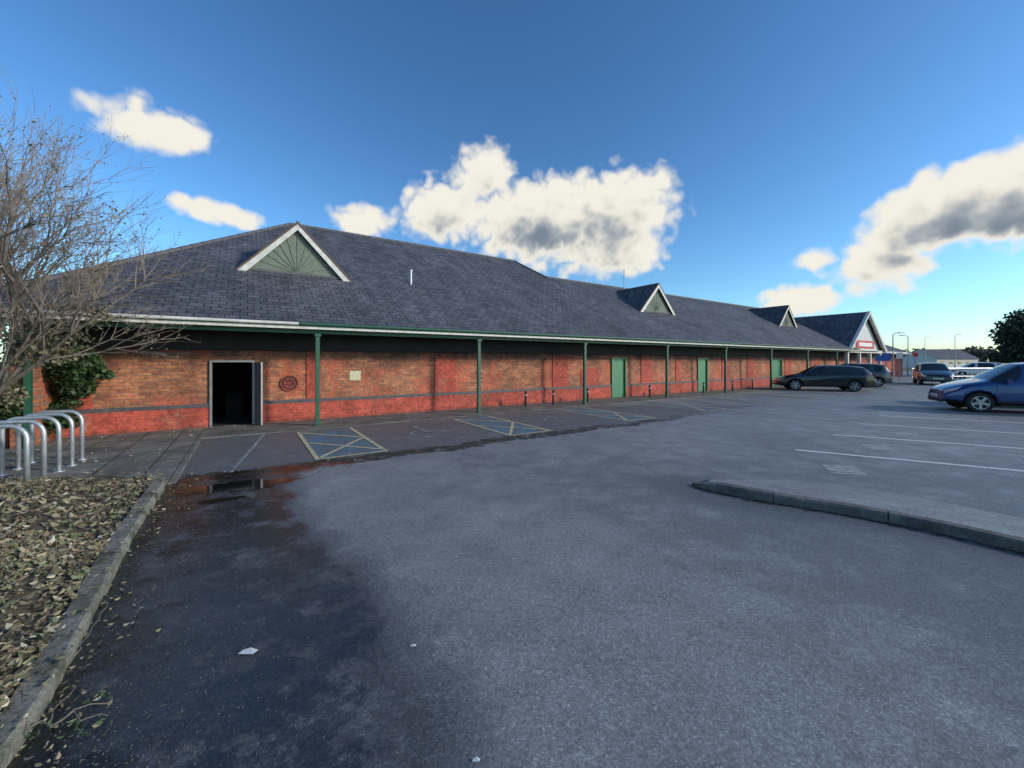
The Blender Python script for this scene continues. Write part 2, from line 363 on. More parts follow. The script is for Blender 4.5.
def kerbrow(pl,w,h,k,name,side=1,stone=.85,z0=-.02,jit=.006,drop=0):
    b=MB(); P=resample(pl,.05)
    L=[0]
    for a,c in zip(P,P[1:]): L.append(L[-1]+(Vector(c)-Vector(a)).length)
    inn=offs(P,side*w); j0=0; mk=b.mat(k)
    while j0<len(P)-1:
        j1=j0
        while j1<len(P)-1 and L[j1]-L[j0]<stone: j1+=1
        dz=U(-jit,jit); du=U(-jit,jit)
        idx=list(range(j0,j1+1))
        A=[Vector(P[q]) for q in idx]; C=[Vector(inn[q]) for q in idx]
        if len(A)>=2:
            g=.008
            A[-1]=A[-1]+(A[-2]-A[-1]).normalized()*g; C[-1]=C[-1]+(C[-2]-C[-1]).normalized()*g
        ch=.022
        def prof(a,c,l):
            H=h*(1 if not drop else .35+.65*ss(0,drop,l))
            w1=.010*mn.noise(Vector((a.x*9,a.y*9,0))); w2=.008*mn.noise(Vector((a.x*12,a.y*12,4)))
            n=(c-a).normalized(); a=a+n*(du+w2); 
            return [(a.x,a.y,z0),(a.x,a.y,H-ch+dz+w1),(a.x+(c.x-a.x)*.17,a.y+(c.y-a.y)*.17,H+dz+w1*.6),(c.x,c.y,H+dz+w2*.5),(c.x,c.y,z0)]
        rings=[prof(a,c,L[q]) for a,c,q in zip(A,C,idx)]
        base=len(b.v)
        for r_ in rings: b.v+=r_
        for q in range(len(rings)-1):
            for e in range(4):
                f=(base+q*5+e,base+(q+1)*5+e,base+(q+1)*5+e+1,base+q*5+e+1); b.f.append(f); b.mi.append(mk)
        b.f.append(tuple(base+e for e in range(5))); b.mi.append(mk)
        b.f.append(tuple(base+(len(rings)-1)*5+e for e in reversed(range(5)))); b.mi.append(mk)
        j0=j1
    return b.obj(name)
kerbrow(kl,.125,.085,'kerb','planting_bed_kerb',1,jit=.010)
inner=offs(kl,.12)
poly=inner+[(-14,4.5),(-14,-.5)]
b=MB(); 
xs2=frange(-9,-1.5,.1); ys2=frange(-.5,5.6,.1); k=b.mat('soil'); idm={}
inn2=inner[::2]
def soilz(x,y):
    d=pdist((x,y),inn2); return .06+.12*ss(0,1.0,d)+.04*mn.noise(Vector((x*1.5,y*1.5,0)))+.02*mn.noise(Vector((x*6,y*6,0)))
for y in ys2:
    for x in xs2:
        if inside((x,y),poly) : idm[(round(x,3),round(y,3))]=len(b.v); b.v.append((x,y,soilz(x,y)))
for j in range(len(ys2)-1):
    for i in range(len(xs2)-1):
        q=[(round(xs2[a],3),round(ys2[c],3)) for a,c in ((i,j),(i+1,j),(i+1,j+1),(i,j+1))]
        ids=[idm[t] for t in q if t in idm]
        if len(ids)>=3: b.f.append(tuple(ids)); b.mi.append(k)
b.obj('planting_bed_soil',smooth=True)
b=MB(); b.extr([(x,y) for x,y in poly],-.02,.055,'soil'); b.obj('planting_bed_base')
b=MB(); k=b.mat('litter')
def leaf(b,x,y,z,sz,k,flat=.5):
    n=Vector((U(-1,1)*flat,U(-1,1)*flat,1)).normalized(); a=n.orthogonal().normalized(); th=U(0,2*pi)
    t=n.cross(a); a2=a*cos(th)+t*sin(th); t2=n.cross(a2); c=Vector((x,y,z)); w=sz*U(.35,.7)
    base=len(b.v); cu=n*sz*U(-.2,.35); sk=a2*sz*U(-.15,.15)
    b.v+=[tuple(c-a2*sz*.5+cu),tuple(c-a2*sz*.15+t2*w*.45+sk),tuple(c+a2*sz*.22+t2*w*.38+sk),tuple(c+a2*sz*.5+cu),tuple(c+a2*sz*.2-t2*w*.42+sk),tuple(c-a2*sz*.2-t2*w*.4+sk)]
    b.f.append((base,base+1,base+2,base+3)); b.f.append((base,base+3,base+4,base+5)); b.mi+=[k,k]
cnt=0
while cnt<30000:
    y=U(.9,5.5)if R()<.45 else U(.9,3.4); x=U(-9 if y>3 else -6,-1.7)
    if not inside((x,y),poly): continue
    if mn.noise(Vector((x*1.1,y*1.1,5)))+R()*.9<.05: continue
    leaf(b,x,y,soilz(x,y)+U(.004,.035),U(.018,.055)*(1.4 if y>3 else 1),k,.8); cnt+=1
for _ in range(1000):
    t=random.choice(kl[2:-4]); d=abs(random.gauss(0,.20)); ang=U(0,2*pi)
    x=t[0]+d*cos(ang);y=t[1]+d*sin(ang)
    if inside((x,y),poly): continue
    on=pdist((x,y),kl)<.11 and inside((x,y),kl+[(-14,4.5),(-14,-.5)])
    leaf(b,x,y,.10 if on else .012,U(.015,.04),k,.2)
for _ in range(350):
    s_=U(-4,-.9);p_=U(6.9,11.9); w=B2W(s_,p_); leaf(b,w[0],w[1],.032,U(.03,.06),k,.2)
for _ in range(400):
    s_=U(-.9,14);p_=random.choice([U(11.5,11.95),random.gauss(6.9,.15)]); w=B2W(s_,p_); leaf(b,w[0],w[1],.024,U(.02,.05),k,.2)
b.obj('leaf_litter')
b=MB()
for _ in range(110):
    y=U(1,5);x=U(-7,-2)
    if not inside((x,y),poly): continue
    a=U(0,2*pi);L=U(.1,.4);z=soilz(x,y)+.03
    b.tube([(x,y,z),(x+cos(a)*L*.5,y+sin(a)*L*.5,z+U(0,.04)),(x+cos(a+.3)*L,y+sin(a+.3)*L,z)],.003,'bark',4)
def wig(a,c,z0,z1,n=9,am=.02):
    a=Vector((*a,z0));c=Vector((*c,z1)); return [a.lerp(c,i/n)+Vector((U(-am,am),U(-am,am),abs(U(0,am))*(1 if 0<i<n else 0))) for i in range(n+1)]
b.tube(wig(G(0,752),G(112,704),.03,.015),.005,'twig',5,r2=.002)
b.tube(wig(G(45,738),G(75,690),.04,.02,6),.003,'twig',4,r2=.0015)
b.tube(wig(G(60,730),G(104,722),.05,.02,6),.003,'twig',4,r2=.0015)
b.tube(wig(G(25,745),G(20,705),.05,.08,6),.003,'twig',4,r2=.0015)
b.tube(wig(G(108,605),G(60,682),.015,.012,10,.015),.0025,'twig',4)
k=b.mat('ivy')
for q in range(70):
    x,y=G(U(10,112),U(698,748)); leaf(b,x,y,U(.012,.06),U(.015,.03),k,1.)
b.obj('fallen_branch')
b=MB(); k=b.mat('kerbdark')
for _ in range(3200):
    i=random.randrange(len(kerbline)-1); u=R()
    a=Vector(kerbline[i]).lerp(Vector(kerbline[i+1]),u); off=abs(random.gauss(0,.55))+.01
    x=a.x+off;y=a.y+U(-.2,.3); r=U(.0015,.007)
    base=len(b.v); P=[(x+r*U(.6,1.2)*cos(q*2.09+R()),y+r*sin(q*2.09+R()),.001) for q in range(3)]+[(x,y,r*U(.5,1.0))]
    b.v+=P
    for f in ((0,1,3),(1,2,3),(2,0,3)): b.f.append(tuple(base+q for q in f)); b.mi.append(k)
b.obj('road_grit')
for (px,py,s_) in ((248,653,.045),(413,647,.016),(476,762,.015)):
    b=MB(); x,y=G(px,py); b.face([(x-s_,y-s_*.4,.008),(x+s_*.9,y-s_*.5,.010),(x+s_*1.1,y+s_*.3,.008),(x,y+s_*.55,.013),(x-s_*.8,y+s_*.3,.008)],'paper'); b.obj('paper_litter')

rks=[(2.33,5.17)]+smooth(rk,2)
kerbrow(rks,.125,.095,'kerbdark','car_park_kerb',1,.9,drop=.5)
b=MB(); P=resample(rks,.15); inn=offs(P,.12); k=b.mat('asphalt')
base=len(b.v); N=len(inn); lacc=0
for i,(x,y) in enumerate(inn):
    if i: lacc+=hypot(x-inn[i-1][0],y-inn[i-1][1])
    u=i/(N-1); dirv=Vector((.55,.83)); L=.25+.9*ss(0,.3,u); hh=.088*(.35+.65*ss(0,.5,lacc))
    for w in (0,.35,.7,1): b.v.append((x+dirv.x*L*w,y+dirv.y*L*w,hh*(1-ss(0,1,w))+.0015))
for i in range(N-1):
    for j in range(3): b.f.append((base+i*4+j,base+(i+1)*4+j,base+(i+1)*4+j+1,base+i*4+j+1)); b.mi.append(k)
b.obj('kerb_ramp_surface',smooth=True)

b=MB(); ex,ey=.86,-.51
def strip(b,a,c,w,z,k):
    a=Vector(a);c=Vector(c);t=(c-a).normalized();n=Vector((-t.y,t.x))*w/2
    b.face([(a.x-n.x,a.y-n.y,z),(c.x-n.x,c.y-n.y,z),(c.x+n.x,c.y+n.y,z),(a.x+n.x,a.y+n.y,z)],k)
for i in range(0,13):
    a=(5.09+1.88*i,7.19+1.5*i); c=(a[0]+ex*5.0,a[1]+ey*5.0)
    strip(b,a,c,.10,.0045,'wline')
    if i<7: 
        c2=(c[0]+ex*5,c[1]+ey*5); strip(b,c,c2,.10,.0045,'wline')
b.obj('parking_bay_lines')
b=MB()
for (x,y,w) in ((840,469,.26),(876,447,.26),(902,434,.28)):
    X,Y=G(x,y)
    for i in range(-2,3): strip(b,(X-w*U(.7,1)+i*.05,Y+i*.10),(X+w*U(.6,1)+i*.05,Y+i*.10-.10),.06,.0045,'wsym')
b.obj('worn_bay_symbols')
b=MB()
per=3.75
for i in range(11):
    s0=.95+per*i; s1=s0+1.1; p0,p1=7.15,10.05
    b.face([(s0,p0,.004),(s1,p0,.004),(s1,p1,.004),(s0,p1,.004)],'bluebay')
    for q in ((s0,s0),(s1,s1)): strip(b,(q[0],p0-.05),(q[1],p1+.05),.07,.008,'yline')
    strip(b,(s0+.05,p0),(s1-.05,p0),.07,.008,'yline')
    strip(b,(s0+.05,p0+.1),(s1-.05,p0+1.5),.07,.008,'yline'); strip(b,(s1-.05,p0+1.6),(s0+.05,p0+2.8),.07,.008,'yline'); strip(b,(s1-.05,p0+.2),(s0+.05,p0+1.5),.07,.0115,'yline')
    c=(s0+s1)/2+per/2
    ring=[(c+.42*cos(t*.5),8.4+.42*sin(t*.5)) for t in range(0,11)]
    for a,d in zip(ring,ring[1:]): strip(b,a,d,.08,.005,'wfaint')
    strip(b,(c,8.5),(c,9.5),.09,.0065,'wfaint'); strip(b,(c,8.6),(c+.4,8.6),.09,.008,'wfaint')
b.obj('accessible_bay_markings',rot=BROT)
b=MB()
strip(b,(-.2,7.0),(.3,10.2),.06,.005,'wfaint'); b.obj('worn_line',rot=BROT)

# ---------------------------------------------------------------- main building (local: x=s, y=p)
bld=empty('brick_retail_building',rot=BROT)
S0,S1=-3.25,43.0; PW=12.0
doors=[(-.75,.15,1.62,'open'),(13.05,13.95,1.75,'green'),(19.45,20.35,1.75,'green'),(27.5,28.9,1.75,'green')]
b=MB()
cur=S0
def wallseg(b,a,c,z0=0):
    if z0<.5:
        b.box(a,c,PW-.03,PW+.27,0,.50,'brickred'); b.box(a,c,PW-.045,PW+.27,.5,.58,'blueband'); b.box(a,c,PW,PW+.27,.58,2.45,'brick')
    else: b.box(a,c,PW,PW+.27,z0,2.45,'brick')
for d in doors:
    wallseg(b,cur,d[0]); wallseg(b,d[0],d[1],d[2]); cur=d[1]
wallseg(b,cur,S1)
b.box(S0,S0+.27,PW+.27,24,0,2.45,'brick'); b.box(S0,S1,24,24.25,0,2.45,'brick')
b.obj('walls',bld)
b=MB()
for c,w in ((-2.95,.4),(1.5,.35),(5.35,.75),(10.2,.8),(15.4,.8),(17.8,.4),(22.2,.8),(24.9,.8),(29.8,.8),(34.5,.8)):
    b.box(c-w/2,c+w/2,PW-.028,PW-.001,.583,1.9,'brickred')
b.box(11.3,12.3,PW-.02,PW-.001,.583,1.3,'brickred')
b.obj('painted_piers',bld)
b=MB()
b.box(S0,S1,11.86,11.996,1.88,2.355,'soffit_and_shade')  # dark board added along the upper wall to paint in the canopy shade
b.box(-4.2,S1,10.68,12.3,2.36,2.395,'soffit_and_shade')
s=-4.0
while s<38: b.box(s,s+.05,10.9,11.855,2.28,2.358,'soffit_and_shade'); s+=.6
b.obj('canopy_soffit_and_shade_board',bld)
b=MB()
b.box(-4.28,38,10.60,10.64,2.36,2.425,'white'); b.box(-4.28,38,10.605,10.64,2.426,2.475,'green')
b.box(-4.28,38,10.82,10.90,2.27,2.355,'green')
b.obj('fascia',bld)
b=MB(); b.tube([(-4.3,10.54,2.475),(1.0,10.54,2.475)],.035,'white',8); b.tube([(1.01,10.54,2.475),(38,10.54,2.475)],.035,'green',8)
b.obj('gutter',bld)
b=MB()
posts=[-3.3,1.44,5.95,10.4,15.3,20.05,24.85,29.7,34.5]
for p in posts:
    b.box(p-.045,p+.045,10.80,10.89,.0,2.27,'green'); b.box(p-.09,p+.09,10.75,10.94,.016,.035,'green'); b.box(p-.07,p+.07,10.77,10.92,2.20,2.268,'green')
b.obj('canopy_posts',bld)
b=MB()
for (a,c,h,t) in doors:
    fk='greendoor' if t=='green' else 'steel'
    b.box(a,a+.045,PW-.06,PW+.12,0,h-.002,fk); b.box(c-.045,c,PW-.06,PW+.12,0,h-.002,fk); b.box(a+.046,c-.046,PW-.06,PW+.12,h-.05,h-.003,fk)
    if t=='green':
        b.box(a+.05,c-.05,PW+.02,PW+.06,.02,h-.055,'greendoor')
        b.box(a+.12,c-.12,PW+.012,PW+.018,.15,.75,'greendoor'); b.box(a+.12,c-.12,PW+.012,PW+.018,.9,1.55,'greendoor')
        b.box(a+.1,a+.13,PW-.02,PW+.011,.82,.95,'steel')
    else:
        M4=Matrix.Translation((c,PW-.07,0))@Matrix.Rotation(radians(-72),4,'Z')
        b.box(0,.42,0,.035,.03,h-.05,'steel',M4)
b.obj('doors',bld)
b=MB()
b.box(-3,6,15.5,15.6,0,2.4,'inside'); b.box(-3,-2.9,12.3,15.5,0,2.4,'inside'); b.box(6,6.1,12.3,15.5,0,2.4,'inside'); b.box(-3,6.1,12.28,15.6,2.4,2.44,'inside'); b.box(-3,6.1,12.0,15.6,.0,.012,'inside')
b.box(-.5,-.1,13.6,14.2,.012,.7,'inside')
b.obj('interior',bld)
b=MB()
b.box(2.42,2.72,PW-.012,PW-.002,1.05,1.32,'notice')
b.tube([(.92,PW-.03,1.02),(.92,PW-.002,1.02)],.20,'graf',24)
for rr in (.20,.12):
    pts=[(.92+rr*cos(t*pi/14),PW-.034,1.02+rr*sin(t*pi/14)) for t in range(29)]
    b.tube(pts,.014,'brickred',6,cap=False)
for t in range(6):
    a=t*pi/3; b.tube([(.92,PW-.034,1.02),(.92+.12*cos(a),PW-.036,1.02+.12*sin(a))],.012,'brickred',5)
b.obj('round_wall_plaque_and_notice',bld)
TA=.55
def rz(p): return 2.5+TA*(p-10.6)
PH,PL=19.7,17.3
b=MB()
def rp(s,p): return (s,p,rz(p))
b.face([rp(-4.32,10.53),rp(38,10.53),rp(38,PL),rp(13.7,PL),rp(13.2,PH),rp(1.54,PH)],'slate')
b.face([rp(1.54,PH),rp(13.2,PH),(13.2,2*PH-10.6,2.5),(-4.32,2*PH-10.6,2.5)],'slate')
b.face([rp(13.7,PL),rp(38,PL),(38,2*PL-10.6,2.5),(13.7,2*PL-10.6,2.5)],'slate')
b.face([rp(-4.32,10.53),rp(1.54,PH),(-4.32,2*PH-10.6,2.5)],'slate')
b.face([rp(13.2,PH),rp(13.7,PL),(13.7,2*PL-10.6,2.5),(13.2,2*PH-10.6,2.5)],'slate')
b.face([(38,10.6,2.4),(38,24,2.4),rp(38,PL)],'cream')
b.obj('roof',bld)
b=MB()
def cap(b,a,c,r=.085):
    a=Vector(a);c=Vector(c);L=(c-a).length;n=max(1,int(L/.45));t=(c-a)/n
    for i in range(n):
        p=a+t*i; b.tube([p,p+t*.97],r,'ridge',8,r2=r*.93)
cap(b,rp(1.54,PH),rp(13.2,PH)); cap(b,rp(13.7,PL),rp(38,PL)); cap(b,rp(-4.32,10.53),rp(1.54,PH),.075); cap(b,rp(13.2,PH),rp(13.7,PL),.07)
b.obj('ridge_tiles',bld)
def dormer(c,w=1.45,h=1.52):
    b=MB(); pf=13.75; z0=rz(pf); ov=.14
    pk=pf+h/TA
    b.face([(c-w+.12,pf,z0),(c+w-.12,pf,z0),(c,pf,z0+h-.10)],'dormer')
    for i in range(1,12):
        a=pi*i/12
        dx,dz=cos(a),sin(a); hh=h-.1; ww=w-.12
        t=hh/(dz+abs(dx)*hh/ww)*.93
        P=Vector((c,pf-.012,z0+.03)); Q=P+Vector((dx,0,dz))*t
        b.tube([P,Q],.009,'dormer',4)
    e=.08; zt=z0+h
    for sg in (-1,1):
        b.face([(c,pf-ov,zt),(c+sg*(w+e),pf-ov,z0-e*h/w),(c+sg*(w+e),pf-.02,z0-e*h/w),(c,pk,zt)],'slate')
        n=Vector((sg*h,0,w)).normalized(); a=Vector((c,pf-ov-.002,zt)); d=Vector((c+sg*(w+e),pf-ov-.002,z0-e*h/w))
        bw=.13
        A=a-Vector((0,0,.012));D=d-Vector((0,0,.012))
        q=[A,D,D-n*bw+Vector((-sg*.05,0,.0)),Vector((c,A.y,A.z-bw/ (w/ hypot(h,w)) ))]
        y1=pf-ov+.03
        fr=[(v.x,v.y,v.z) for v in q]; bk=[(v.x,y1,v.z) for v in q]
        b.face(fr,'white'); b.face(bk[::-1],'white')
        for i in range(4): b.face([fr[i],fr[(i+1)%4],bk[(i+1)%4],bk[i]],'brown')
        b.tube([(c,pf-ov+.012,zt+.01),(c+sg*(w+e),pf-ov+.012,z0-e*h/w+.01)],.035,'brown',5)
    b.box(c-w+.12,c+w-.12,pf-.05,pf-.003,z0-.02,z0+.05,'ridge')
    cap(b,(c,pf-ov,zt+.01),(c,pk,zt+.01),.06)
    b.obj('dormer_gable',bld)
dormer(1.27); dormer(18.5); dormer(34.0)
b=MB(); b.tube([(4.9,14.0,rz(14)-.1),(4.9,14.0,rz(14)+.48)],.045,'galv',8); b.tube([(4.9,14.0,rz(14)+.44),(4.9,14.0,rz(14)+.5)],.06,'galv',8)
b.tube([(19.2,16.6,rz(16.6)-.1),(19.2,16.6,rz(16.6)+1.4)],.028,'steel',6)
b.obj('vent_pipe_and_aerial',bld)

for s_,p_ in ((8.05,11.3),(9.2,11.2),(10.9,11.2),(14.6,11.2),(15.9,11.2),(18.7,11.2),(21.4,11.2),(23.5,11.2)):
    x,y=B2W(s_,p_); b=MB(); b.tube([(x,y,0),(x,y,.50)],.04,'black',10); b.tube([(x,y,.50),(x,y,.53),(x,y,.55)],[.046,.046,.025],'black',10); b.tube([(x,y,.40),(x,y,.44)],.042,'cream',10); b.obj('bollard')

b=MB(); b.box(-12,S0-.3,11.2,11.42,0,1.15,'brickred'); b.box(-12,S0-.3,11.17,11.45,1.15,1.22,'kerb'); b.box(S0-.3,S0-.002,10.95,12.27,0,2.35,'brick'); b.obj('boundary_brick_wall',rot=BROT)
def foliage(b,c,rad,n,size,k,lumps=8,fill=.5):
    cs=[]
    for _ in range(lumps):
        d=Vector((random.gauss(0,1),random.gauss(0,1),random.gauss(0,1))).normalized()*U(.2,.75)
        cs.append((Vector((c[0]+d.x*rad[0],c[1]+d.y*rad[1],c[2]+d.z*rad[2])),U(.3,.55)))
    k=b.mat(k)
    for _ in range(n):
        q,lr=random.choice(cs); d=Vector((random.gauss(0,1),random.gauss(0,1),random.gauss(0,1))).normalized()*(R()**fill)*lr
        p=q+Vector((d.x*rad[0],d.y*rad[1],d.z*rad[2]))
        if p.z<.02: p.z=U(.02,.1)
        nn=Vector((random.gauss(0,1),random.gauss(0,1),random.gauss(0,1)+.5)).normalized(); a=nn.orthogonal().normalized(); t=nn.cross(a); th=U(0,6.28)
        a,t=a*cos(th)+t*sin(th),t*cos(th)-a*sin(th); s_=size*U(.5,1.3)
        base=len(b.v); b.v+=[tuple(p-a*s_*.5),tuple(p+t*s_*.33),tuple(p+a*s_*.6),tuple(p-t*s_*.33)]
        b.f.append((base,base+1,base+2,base+3)); b.mi.append(k)
b=MB()
for s_,p_,h,r in ((-3.0,11.3,1.6,.65),(-2.9,11.6,1.0,.6),(-3.6,10.9,.9,.55),(-4.2,11.1,1.3,.65),(-5.2,11.1,1.3,.7),(-6.2,11.1,1.4,.7),(-3.0,11.4,.5,.5),(-4.3,11.0,.5,.5),(-2.6,11.6,1.45,.4)):
    x,y=B2W(s_,p_); foliage(b,(x,y,h),(r,r*.6,r*.8),1500,.085,'ivy',9)
for j in range(6):
    x,y=B2W(-3.4-j*.4,10.95); b.tube([(x,y,0),(x+.05,y,.6),(x-.05,y,1.3)],.015,'bark',5)
b.obj('ivy_plant')

for (px,py,ht) in ((27,490,.80),(44,481,.80),(59,473,.80),(72,467,.80),(82,461,.80)):
    x,y=G(px,py); L=.62; dx,dy=-.93,-.30; r=.17
    pts=[(x,y,0),(x,y,ht-r)]
    for t in range(1,7):
        a=t*pi/12; u=r-r*cos(a); pts.append((x+dx*u,y+dy*u,ht-r+r*sin(a)))
    for t in range(0,7):
        a=pi/2-t*pi/12; u=L-r+r*cos(a); pts.append((x+dx*u,y+dy*u,ht-r+r*sin(a)))
    pts.append((x+dx*L,y+dy*L,0))
    b=MB(); b.tube(pts,.027,'galv',12)
    for q in (0,L): b.tube([(x+dx*q,y+dy*q,.018),(x+dx*q,y+dy*q,.034)],.06,'galv',12)
    b.obj('bicycle_stand',smooth=True)

# ---------------------------------------------------------------- bare tree
def baretree(base,stems,name,seed=3,leafn=2200):
    random.seed(seed); b=MB(); tips=[]
    def branch(p,d,r,L,lev):
        n=5 if lev<3 else 3; pts=[p];q=p.copy();dd=d.copy();segs=[]
        for i in range(n):
            dd=(dd+Vector((U(-1,1),U(-1,1),U(-.6,.9)))*.15).normalized(); q=q+dd*L/n; pts.append(q.copy()); segs.append(dd.copy())
        b.tube(pts,r,'bark' if lev<2 else 'twig',6 if lev<2 else (4 if lev<3 else 3),cap=False,r2=max(r*.45,.0016))
        if lev>=3: tips.extend(pts[1:])
        if lev>=5: return
        k=[5,5,5,4,3][lev]
        for j in range(k):
            f=U(.35,1) if j<k-1 else 1; i=min(n,max(1,int(round(f*n)))); bd=segs[i-1]
            ax=Vector((U(-1,1),U(-1,1),U(-1,1))).normalized(); ang=radians(U(15,42))
            nd=(Matrix.Rotation(ang,3,bd.cross(ax).normalized() if bd.cross(ax).length>.01 else Vector((1,0,0)))@bd)
            nd.z+=.10; nd.normalize()
            branch(pts[i],nd,max(r*U(.45,.6),.0018),L*U(.52,.74),lev+1)
    for (d,L,r) in stems: branch(Vector(base),Vector(d).normalized(),r,L,0)
    random.shuffle(tips); k=b.mat('budleaf')
    for p in tips[:leafn]:
        if p.z>3.2 and R()<.4: continue
        leaf(b,p.x+U(-.02,.02),p.y+U(-.02,.02),p.z+U(-.03,.02),U(.02,.05),k,2.)
    for c,rr,n in (((-7.2,5.9,1.9),(1.1,.6,.6),1900),((-7.9,5.8,1.3),(.8,.5,.7),1400),((-6.5,5.9,2.3),(.6,.5,.35),350)):
        foliage(b,c,rr,n,.06,'budleaf',9)
    return b.obj(name)
baretree((-8.1,5.8,.05),[((.22,-.05,1),2.5,.06),((.45,-.12,1),2.45,.055),((.80,-.08,1),2.1,.05),((-.2,.1,1),2.3,.05)],'bare_tree',leafn=8000)
random.seed(11)

# ---------------------------------------------------------------- cars
def wheel(b,x,y,sg,r=.31):
    N=22
    prof=[(0,r*.66),(.0,r*.70),(.012,r*.93),(-.03,r),(-.17,r),(-.2,r*.9),(-.2,.05)]
    base=len(b.v)
    for (o_,rr) in prof:
        for j in range(N): b.v.append((x+rr*cos(2*pi*j/N),y+sg*o_,r+rr*sin(2*pi*j/N)))
    for i in range(len(prof)-1):
        for j in range(N):
            j2=(j+1)%N; b.f.append((base+i*N+j,base+i*N+j2,base+(i+1)*N+j2,base+(i+1)*N+j)); b.mi.append(b.mat('rubber'))
    b.tube([(x,y-sg*.05,r),(x,y-sg*.04,r)],r*.66,'black',N)
    b.tube([(x,y-sg*.04,r),(x,y-sg*.004,r)],r*.16,'alloy',10)
    for j in range(5):
        a=2*pi*j/5+.3
        M4=Matrix.Translation((x,y-sg*.02,r))@Matrix.Rotation(a,4,'Y')
        b.box(r*.1,r*.66,-.012,.012,-.035,.035,'alloy',M4)
    ring=[(x+r*.65*cos(2*pi*j/N),y-sg*.012,r+r*.65*sin(2*pi*j/N)) for j in range(N+1)]
    b.tube(ring,.014,'alloy',5,cap=False)
import bmesh
def car(cx,cy,dirx,diry,pk,kind='mpv',sc=1.0):
    rot=atan2(diry,dirx); e=empty('parked_car',(cx,cy,0),rot); e.scale=(sc,sc,sc)
    if kind=='mpv':
        L=4.1; W=.86; st=[(0,.50,.62,.60),(.10,.56,.72,.68),(.55,.80,.90,.74),(.95,.90,.98,.74),(1.02,.91,1.02,.73),(1.70,.95,1.50,.62),(1.85,.96,1.53,.61),(2.12,.97,1.55,.61),(2.22,.97,1.55,.61),(3.02,.99,1.55,.60),(3.14,.99,1.54,.60),(3.62,1.0,1.50,.58),(3.74,1.0,1.47,.58),(4.0,1.0,1.06,.66),(4.08,.80,.90,.70),(4.1,.50,.60,.68)]
        ax=(.80,3.35)
    else:
        L=4.5; W=.87; st=[(0,.45,.56,.60),(.10,.52,.66,.68),(.6,.74,.84,.74),(1.15,.84,.92,.74),(1.25,.86,.95,.73),(2.0,.90,1.38,.60),(2.15,.91,1.40,.59),(2.38,.92,1.42,.59),(2.48,.92,1.42,.59),(3.3,.94,1.40,.58),(3.42,.94,1.39,.58),(3.95,.95,1.34,.56),(4.05,.95,1.32,.56),(4.38,.96,1.0,.66),(4.46,.78,.86,.70),(4.5,.48,.58,.68)]
        ax=(.88,3.55)
    wd={4:'ws',5:'p',6:'g',7:'p',8:'g',9:'p',10:'g',11:'p',12:'rw'}
    b=MB(); rings=[]
    for i,(x,zs,zr,wr) in enumerate(st):
        X=L/2-x; endf=min(1,.80+.2*ss(0,.5,min(x,L-x))) 
        zb=.22+(.06 if x<.12 or x>L-.12 else 0); w=W*endf
        half=[(0,zb),(w*.85,zb),(w*.97,zb+.10),(w,min(.5,zs-.03)),(w*.975,zs-.035),(w*.95,zs),(wr*endf if zr-zs<.2 else wr,zr-.035 if zr-zs>.2 else zr-.02),(wr*.8,zr),(0,zr+.03)]
        rings.append([(X,y,z) for y,z in half]+[(X,-y,z) for y,z in reversed(half[1:-1])])
    n=len(rings[0])
    for r_ in rings: b.v+=r_
    for i in range(len(rings)-1):
        for j in range(n):
            j2=(j+1)%n; jj=j if j<8 else n-1-j
            k=pk; t=wd.get(i)
            if jj in (0,1): k='black'
            elif jj==5:
                if t in('g','ws'): k='glass'
                elif t=='p': k='black' if i==7 else pk
            elif jj in (6,7) and t in('ws','rw'): k='glass'
            b.f.append((i*n+j,(i+1)*n+j,(i+1)*n+j2,i*n+j2)); b.mi.append(b.mat(k))
    b.f.append(tuple(range(n))); b.mi.append(b.mat(pk)); b.f.append(tuple((len(rings)-1)*n+j for j in reversed(range(n)))); b.mi.append(b.mat(pk))
    o=b.obj('body',e,smooth=True)
    bm=bmesh.new(); bm.from_mesh(o.data); bmesh.ops.recalc_face_normals(bm,faces=bm.faces)
    cl=bm.edges.layers.float.get('crease_edge') or bm.edges.layers.float.new('crease_edge')
    for ed in bm.edges:
        if len(ed.link_faces)==2 and ed.link_faces[0].material_index!=ed.link_faces[1].material_index: ed[cl]=.55
    bm.to_mesh(o.data); bm.free()
    md=o.modifiers.new('s','SUBSURF'); md.levels=2; md.render_levels=2
    cb=MB()
    for a in ax:
        for sg in (1,-1): cb.tube([(L/2-a,sg*.55,.31),(L/2-a,sg*1.1,.31)],.365,'black',28)
    co=cb.obj('wheel_arch_cutter',e); 
    md=o.modifiers.new('b','BOOLEAN'); md.object=co; md.operation='DIFFERENCE'; md.solver='EXACT'; 
    bpy.context.view_layer.update()
    dg=bpy.context.evaluated_depsgraph_get(); me=bpy.data.meshes.new_from_object(o.evaluated_get(dg)); o.modifiers.clear(); o.data=me
    bpy.data.objects.remove(co)
    b=MB()
    for a in ax:
        for sg in (1,-1): wheel(b,L/2-a,sg*(W-.03),sg)
    b.obj('wheels',e)
    b=MB()
    zl=st[1][2]
    for sg in (1,-1):
        b.face([(L/2-.07,sg*.42,zl-.06),(L/2-.11,sg*.66,zl-.02),(L/2-.42,sg*(W*.935),zl+.10),(L/2-.30,sg*(W*.93),zl-.03),(L/2-.06,sg*.62,zl-.15)],'lamp')
        b.box(-L/2+.04,-L/2+.14,sg*.60-.1,sg*.60+.1,.72,.98,'red')
        mx=L/2-(st[4][0]+.33); M4=Matrix.Translation((mx,sg*(W+.03),st[4][1]+.07)); b.box(-.05,.05,-.10,.10,-.055,.06,pk,M4)
        for hx in (st[7][0]-.12,st[9][0]-.12): b.box(L/2-hx-.09,L/2-hx+.09,sg*W*.985-.012,sg*W*.985+.012,.80,.825,pk)
